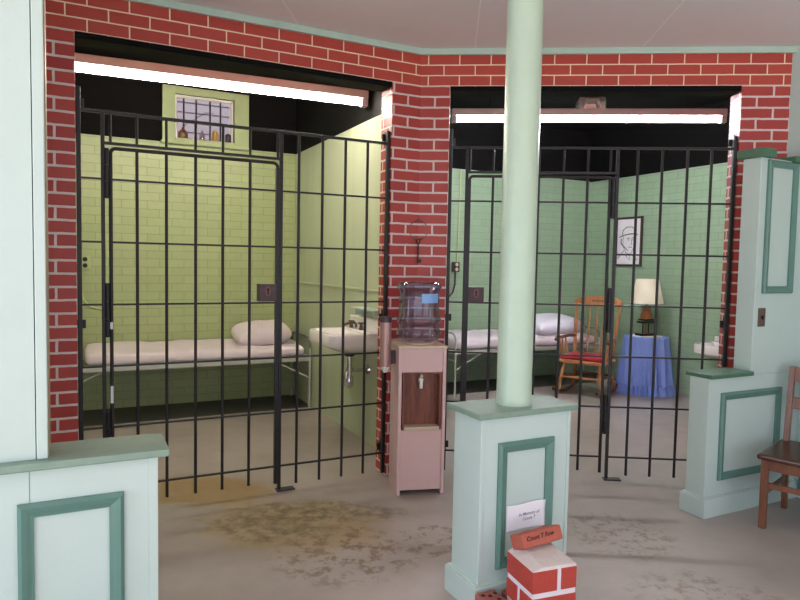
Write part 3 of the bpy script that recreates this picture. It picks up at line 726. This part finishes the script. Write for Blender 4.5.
MB().tube([(-.05, 0, .022), (-.045, 0, .10), (-.05, 0, .17)], .008, 8).tube([(.05, 0, .022), (.045, 0, .10), (.05, 0, .17)], .008, 8).box(-.10, .10, -.05, .05, .15, .175).box(-.075, .075, -.05, .05, .18, .20).build('bracket', M['blackmetal'], t, bevel=.003)
MB().lathe([(.03, .20), (.066, .205), (.072, .235), (.062, .265), (.045, .285), (.042, .30), (.055, .315), (.05, .335), (.03, .36), (.014, .37)], seg=24).build('body', M['lampwood'], t)
MB().lathe([(.012, .365), (.012, .42)], seg=12).build('socket', M['brass'], t)
MB().lathe([(.188, .385), (.19, .385), (.128, .675), (.126, .675), (.188, .385)], seg=48).build('lamp_shade', M['shade'], t)
MB().tube([(0, 0, .42), (0, 0, .64)], .004, 6).tube([(-.13, 0, .64), (.13, 0, .64)], .003, 6).build('harp', M['brass'], t)

# ================================================================= PICTURE
t = thing('framed_drawing', 'dark framed line drawing of a head in a hat on the green wall', 'picture', LF(4.27, 2.12, 1.835), TH-PI/2)
# local: x runs towards the room front, -y is into the room
hw, hh = .225, .32
MB().box(-hw, hw, -.03, -.004, hh-.028, hh).box(-hw, hw, -.03, -.004, -hh, -hh+.028).box(-hw, -hw+.028, -.03, -.004, -hh+.028, hh-.028).box(hw-.028, hw, -.03, -.004, -hh+.028, hh-.028).build('frame', M['frame'], t, bevel=.004)
pp = MB().box(-hw+.027, hw-.027, -.014, -.004, -hh+.027, hh-.027).build('paper', M['paper'], t)
sk = MB()
def stroke(pts, r=.0035):
    P = [Vector((p[0], -.0145, p[1])) for p in pts]; sk.tube(P, r, 5)
stroke([(-.16, .06), (-.08, .085), (.02, .10), (.10, .10), (.15, .09)], .006)
stroke([(-.11, .075), (-.10, .15), (-.04, .19), (.05, .19), (.09, .16), (.10, .10)], .004)
stroke([(-.09, .07), (-.10, 0), (-.09, -.06), (-.05, -.13), (.0, -.16), (.05, -.15), (.08, -.09), (.09, -.02), (.085, .08)], .003)
stroke([(-.115, .04), (-.13, .02), (-.125, -.03), (-.10, -.04)], .006)
stroke([(-.03, .04), (.0, .05), (.02, .04)], .004); stroke([(.05, .045), (.07, .05), (.085, .04)], .004)
stroke([(-.02, .02), (.0, .026), (.015, .018)], .0035); stroke([(.05, .02), (.065, .024), (.08, .018)], .0035)
stroke([(.04, .03), (.055, -.02), (.045, -.035), (.03, -.03)], .003); stroke([(.0, -.075), (.03, -.068), (.06, -.075)], .0035)
stroke([(-.07, -.11), (-.13, -.17), (-.18, -.22)], .004); stroke([(.04, -.16), (.10, -.2), (.15, -.24)], .004); stroke([(-.05, -.14), (-.02, -.2), (.03, -.24), (.03, -.16)], .003)
for k in range(9): stroke([(-.12+k*.012, -.02-k*.01), (-.10+k*.012, -.06-k*.008)], .0022)
sk.build('sketch_lines', M['ink'], pp)

# ================================================================= WATER COOLER
WR = math.radians(15.5)
wx = Vector((math.cos(WR), math.sin(WR), 0)); wy = Vector((-math.sin(WR), math.cos(WR), 0))
WB = Vector((-.3144, 4.0715, 0))+wx*.153+wy*.110
t = thing('water_cooler', 'dusty pink water cooler standing against the brick corner', 'water cooler', WB, WR)
a, d = .157, .145
MB().box(-a, -a+.022, -d, d, 0, .955).box(a-.022, a, -d, d, 0, .955).box(-a+.022, a-.022, d-.01, d, .02, .955).box(-a+.022, a-.022, -d+.008, d-.01, .80, .955).box(-a+.022, a-.022, -d+.008, d-.01, .03, .425).build('cabinet', M['rose'], t, bevel=.003)
MB().box(-.128, -.116, -d+.005, d-.02, .425, .80).box(.116, .128, -d+.005, d-.02, .425, .80).box(-.117, .117, -d+.005, d-.02, .790, .80).build('recess_lining', M['walnut'], t)
MB().box(-.117, .117, -.075, -.065, .43, .79).build('recess_panel', M['walnut'], t)
MB().box(-.116, .116, -d-.004, -.076, .425, .448).build('drip_tray', M['cream'], t, bevel=.004)
tp = MB().tube([(0, -.076, .745), (0, -.105, .745)], .016, 12).tube([(0, -.10, .75), (0, -.108, .69)], [.014, .010], 10).build('tap', M['white'], t)
MB().tube([(0, -.095, .76), (0, -.12, .775)], .011, 8).build('tap_lever', M['cream'], tp)
MB().box(-a-.006, a+.006, -d-.008, d+.004, .955, .972).lathe([(.10, .972), (.10, .982), (.07, .985)], seg=32).build('top', M['cream'], t, bevel=.003)
t = thing('water_bottle', 'clear blue-grey bottle upside down on the pink water cooler', 'bottle', WB+Vector((0, 0, .984)), WR)
pr = [(.03, 0), (.09, .004), (.122, .018), (.136, .045), (.138, .07), (.128, .088), (.122, .10), (.124, .115), (.136, .135), (.137, .15), (.128, .168), (.124, .19), (.124, .27), (.124, .335), (.130, .345), (.138, .36), (.139, .375), (.133, .388), (.115, .397), (.04, .399), (.0, .395)]
pr = [(r_*1.075, z_) for r_, z_ in pr]
MB().lathe(pr, seg=56).build('shell', M['bottle'], t)
lab = MB(); vs = []; fs = []
for k in range(15):
    an = -PI/2-.10+k*.072
    for r, z in ((.1355, .262), (.1355, .322)): vs.append((r*math.cos(an), r*math.sin(an), z))
    for r, z in ((.1345, .262), (.1345, .322)): vs.append((r*math.cos(an), r*math.sin(an), z))
for k in range(14): fs += [(k*4, k*4+4, k*4+5, k*4+1), (k*4+2, k*4+3, k*4+7, k*4+6), (k*4+1, k*4+5, k*4+7, k*4+3), (k*4, k*4+2, k*4+6, k*4+4)]
lab.add(vs, fs, True).build('label', M['bluelabel'], t)
# paper cup tube
P = Vector((-.3144, 4.0715, 0))+wy*.085-wx*.072
t = thing('cup_dispenser', 'brownish steel paper cup tube fixed to the left side of the cooler', 'cup dispenser', P, WR)
MB().lathe([(.037, .825), (.037, 1.135)], seg=28).build('tube', M['plasticgrey'], t)
MB().lathe([(.039, 1.115), (.040, 1.14), (.036, 1.152), (.0, 1.156)], seg=28).build('cap', M['rust'], t)
MB().lathe([(.012, .785), (.034, .826)], seg=28).build('paper_cup', M['white'], t)
MB().box(.034, .0725, -.010, .010, .84, .93).build('bracket', M['rust'], t)
# jailer's key ring
kp = LF(0, 0)+Vector((.267, -.964, 0))*.045
t = thing('key_ring', 'big wire key ring with one long key hanging on the brick corner', 'key ring', (kp.x, kp.y, 1.80), math.radians(15.5))
MB().tube([(.066*math.cos(k*PI/20), 0, -.066+.066*math.sin(k*PI/20)) for k in range(40)], .0035, 8, closed=True).build('ring', M['darkchrome'], t)
MB().tube([(0, .02, .004), (0, -.008, .004), (0, -.008, .012)], .003, 8).build('nail', M['blackmetal'], t)
k = MB().tube([(.012*math.cos(q*PI/8), 0, -.145+.014*math.sin(q*PI/8)) for q in range(16)], .0035, 8, closed=True)
k.tube([(0, 0, -.158), (0, 0, -.295)], .0045, 8).box(-.004, .024, -.003, .003, -.295, -.27).build('key', M['blackmetal'], t)

# ================================================================= WOODEN CHAIR
ca = math.atan2(.13, .396)
base = LF(1.405, -1.715)
t = thing('wooden_chair', 'reddish brown wooden chair with dark saddle seat against the right wall', 'chair', base, TH+ca)
# local: x = depth from the front leg backwards, -y = along the front edge towards the camera
D, W_ = .415, .40
for (x, y) in ((0, 0), (0, -W_)):
    MB().extrude([(x-.019, y-.019), (x+.019, y-.019), (x+.019, y+.019), (x-.019, y+.019)], 'z', 0, .41).build('leg', M['chair'], t, bevel=.004)
for y in (0, -W_):
    p = [(D-.02+.035, 0), (D+.02+.035, 0), (D+.02, .42), (D+.085, .90), (D+.05, .90), (D-.02, .42)]
    MB().extrude(p, 'y', y-.016, y+.016).build('back_post', M['chair'], t, bevel=.004)
MB().softbox((D/2-.01, -W_/2, .425), (D/2+.045, W_/2+.035, .016), .014, (24, 24, 3)).build('seat', M['seatwood'], t)
MB().box(-.012, .012, -W_+.01, -.01, .345, .405).build('apron', M['chair'], t, bevel=.003)
for y in (0, -W_): MB().box(.01, D-.01, y-.010, y+.010, .35, .405).build('apron', M['chair'], t, bevel=.003)
MB().box(-.010, .010, -W_+.01, -.01, .24, .272).build('stretcher', M['chair'], t, bevel=.003)
for y in (0, -W_): MB().box(.01, D+.02, y-.009, y+.009, .19, .218).build('stretcher', M['chair'], t, bevel=.003)
MB().box(D+.012, D+.032, -W_+.01, -.01, .27, .30).build('stretcher', M['chair'], t, bevel=.003)
def rail(z0, z1, x0, x1, nm):
    vs = []; fs = []; n = 10
    for i in range(n+1):
        s = i/n; y = -.008-(W_-.016)*s; bow = .03*math.sin(PI*s)
        vs += [(x0+bow-.009, y, z0), (x0+bow+.009, y, z0), (x1+bow+.009, y, z1), (x1+bow-.009, y, z1)]
    for i in range(n):
        for k_ in range(4): fs.append((i*4+k_, i*4+(k_+1) % 4, (i+1)*4+(k_+1) % 4, (i+1)*4+k_))
    fs += [(3, 2, 1, 0), (n*4, n*4+1, n*4+2, n*4+3)]
    MB().add(vs, fs).build(nm, M['chair'], t, bevel=.003)
rail(.805, .90, D+.052, D+.066, 'top_rail'); rail(.64, .71, D+.03, D+.042, 'back_slat')

# ================================================================= PAINTED BRICK BLOCK ON THE FLOOR
BU0, BU1, BW0, BW1, BH = -.556, -.353, -2.096, -1.893, .300
t = thing('brick_block', 'small block of painted red bricks with white joints in front of the pedestal', 'brick block', LF((BU0+BU1)/2, (BW0+BW1)/2), TH-math.radians(7))
hx, hy = (BU1-BU0)/2, (BW1-BW0)/2
MB().box(-hx+.003, hx-.003, -hy+.003, hy-.003, 0, BH-.002).build('mortar_core', M['whitemortar'], t)
rowh = BH/3
for r in range(3):
    z0, z1 = r*rowh+(.011 if r else 0), (r+1)*rowh-.011
    if r == 2: z1 = BH
    segs = {2: [(-hx, .012), (.030, hx)], 1: [(-hx, hx)], 0: [(-hx, -.02), (0, hx)]}[r]
    for x0, x1 in segs: MB().box(x0, x1, -hy, -hy+.02, z0, z1).build('brick_face', M['paintbrick'], t, bevel=.002)
    sl = {2: [(-hy, hy)], 1: [(-hy, -.005), (.015, hy)], 0: [(-hy, hy)]}[r]
    for y0, y1 in sl:
        yy0 = y0+.0201 if abs(y0+hy) < 1e-6 else y0
        MB().box(-hx, -hx+.02, yy0, y1, z0, z1).build('brick_face', M['paintbrick'], t, bevel=.002)
        MB().box(hx-.02, hx, yy0, y1, z0, z1).build('brick_face', M['paintbrick'], t, bevel=.002)
vs = [(-hx, -hy, BH), (hx, -hy, BH), (hx, hy, BH), (-hx, hy, BH), (-hx+.045, -hy+.004, BH+.012), (hx-.004, -hy+.004, BH+.010), (hx-.01, hy-.004, BH+.022), (-hx+.06, hy-.004, BH+.024)]
MB().add(vs, [(3, 2, 1, 0), (4, 5, 6, 7), (0, 1, 5, 4), (1, 2, 6, 5), (2, 3, 7, 6), (3, 0, 4, 7)]).build('mortar_top', M['rough_mortar'], t)
# lettered brick lying on the back of the block
bz = BH+.022
t = thing('brick', 'orange red brick with handwriting lying on top of the painted block', 'brick', LF(-.418, -1.935, bz), TH)
tilt = Matrix.Translation((-.006, 0, .006)) @ Matrix.Rotation(math.radians(-3), 4, 'Y') @ Matrix.Rotation(math.radians(-22), 4, 'X')
b = MB().softbox((0, 0, .03), (.103, .045, .030), .007, (12, 10, 8), .0015, 30).xf(tilt).build('brick_body', M['brickface'], t)
text_mesh('handwriting', 'Count T Row', .025, M['hole'], b, tilt @ Matrix.Translation((-.012, -.0455, .036)) @ Matrix.Rotation(PI/2, 4, 'X'), .0006, .25, .0003)
# other loose bricks
o = MB().softbox((0, 0, .055), (.049, .06, .055), .006, (14, 14, 14), .003, 26).build('brick_body', M['oldbrick'])
t = thing('brick', 'rough pinkish brick standing on the floor left of the painted block', 'brick', LF(-.612, -1.88), TH); o.parent = t
h = MB()
for x, y in ((-.02, -.025), (.02, -.02), (0, .015), (.03, .025), (-.025, .03)): h.lathe([(0, .1115), (.009, .1115), (.008, .113), (0, .113)], c=(x, y), seg=10)
h.build('core_hole', M['rubber'], t)
tag(MB().softbox((0, 0, .048), (.095, .026, .048), .005, (14, 8, 8), .002, 26).build('brick', M['oldbrick'], loc=LF(-.425, -1.845), rot=(0, 0, TH)), 'dark brick half hidden between the painted block and the pedestal', 'brick')
# paper note on the pedestal panel
t = thing('paper_note', 'white paper note stuck to the pedestal panel above the bricks', 'note', LF(-.380, -1.784, .39), TH)
vs = []; fs = []; n = 14
for i in range(n+1):
    for j in range(n+1):
        s, q = i/n*2-1, j/n*2-1
        y = -.004-.006*(1+math.sin(s*2.2+q*.8))*.5-.006*max(0, q)**2*max(0, s)**2
        vs.append((s*.104, y, q*.060+.004*math.sin(s*3)*(1 if q > 0 else .4)))
for i in range(n):
    for j in range(n):
        a_ = i*(n+1)+j; fs.append((a_, a_+n+1, a_+n+2, a_+1))
pp = MB().add(vs, fs, True).build('sheet', M['paper'], t)
sm = pp.modifiers.new('Solidify', 'SOLIDIFY'); sm.thickness = .0006
rx = Matrix.Rotation(PI/2, 4, 'X')
def note_text(body, zc):
    o = text_mesh('writing', body, .0195, M['greyink'], pp, Matrix.Identity(4), 0, .2, .0002)
    for v in o.data.vertices:          # lay the letters on the curled sheet
        x, z = v.co.x+.016, v.co.y+zc
        s_, q_ = x/.104, z/.060
        v.co = (x, -.0048-.006*(1+math.sin(s_*2.2+q_*.8))*.5-.006*max(0, q_)**2*max(0, s_)**2, z+.004*math.sin(s_*3)*.6)
note_text('In Memory of', .010); note_text('Count T', -.012)

# ================================================================= LIGHT
W = bpy.data.worlds.new('World'); S.world = W; W.use_nodes = True
bg = W.node_tree.nodes['Background']; bg.inputs[0].default_value = lin((226, 237, 255)); bg.inputs[1].default_value = PAR['world']
def area(name, loc, target, sx, sy, power, col):
    l = bpy.data.lights.new(name, 'AREA'); l.shape = 'RECTANGLE'; l.size = sx; l.size_y = sy; l.energy = power; l.color = lin(col)[:3]
    o = bpy.data.objects.new(name, l); COL.objects.link(o); o.location = loc
    d = Vector(target)-Vector(loc); o.rotation_euler = d.to_track_quat('-Z', 'Y').to_euler(); return o
area('window_daylight', (-4.78, -1.55, 1.65), (-3.6, -1.0, 1.55), 2.6, 1.9, 90, (212, 229, 255))
sl = bpy.data.lights.new('sun', 'SUN'); sl.energy = 17.0; sl.angle = .02; sl.color = (1, .95, .9)
so = bpy.data.objects.new('sun', sl); COL.objects.link(so)
so.rotation_euler = Vector((.30, .70, -.85)).to_track_quat('-Z', 'Y').to_euler()

# ================================================================= CAMERA
cam = bpy.data.cameras.new('camera'); co = bpy.data.objects.new('camera', cam); COL.objects.link(co)
R = Vector((0.99680463, 0.0775841, 0.01900643)); Dn = Vector((0.02338298, -0.05589752, -0.99816266)); F = Vector((-0.07637913, 0.99541759, -0.05753306))
m = Matrix.Identity(4)
for i in range(3): m[i][0] = R[i]; m[i][1] = -Dn[i]; m[i][2] = -F[i]
m[0][3], m[1][3], m[2][3] = 0, 0, 1.5
co.matrix_world = m
cam.sensor_width = 36; cam.lens = 639.828*36/800; cam.clip_start = .05
S.camera = co
vs_ = S.view_settings
vs_.view_transform = 'Standard'; vs_.look = 'None'; vs_.gamma = 1; vs_.use_curve_mapping = False; vs_.exposure = 0
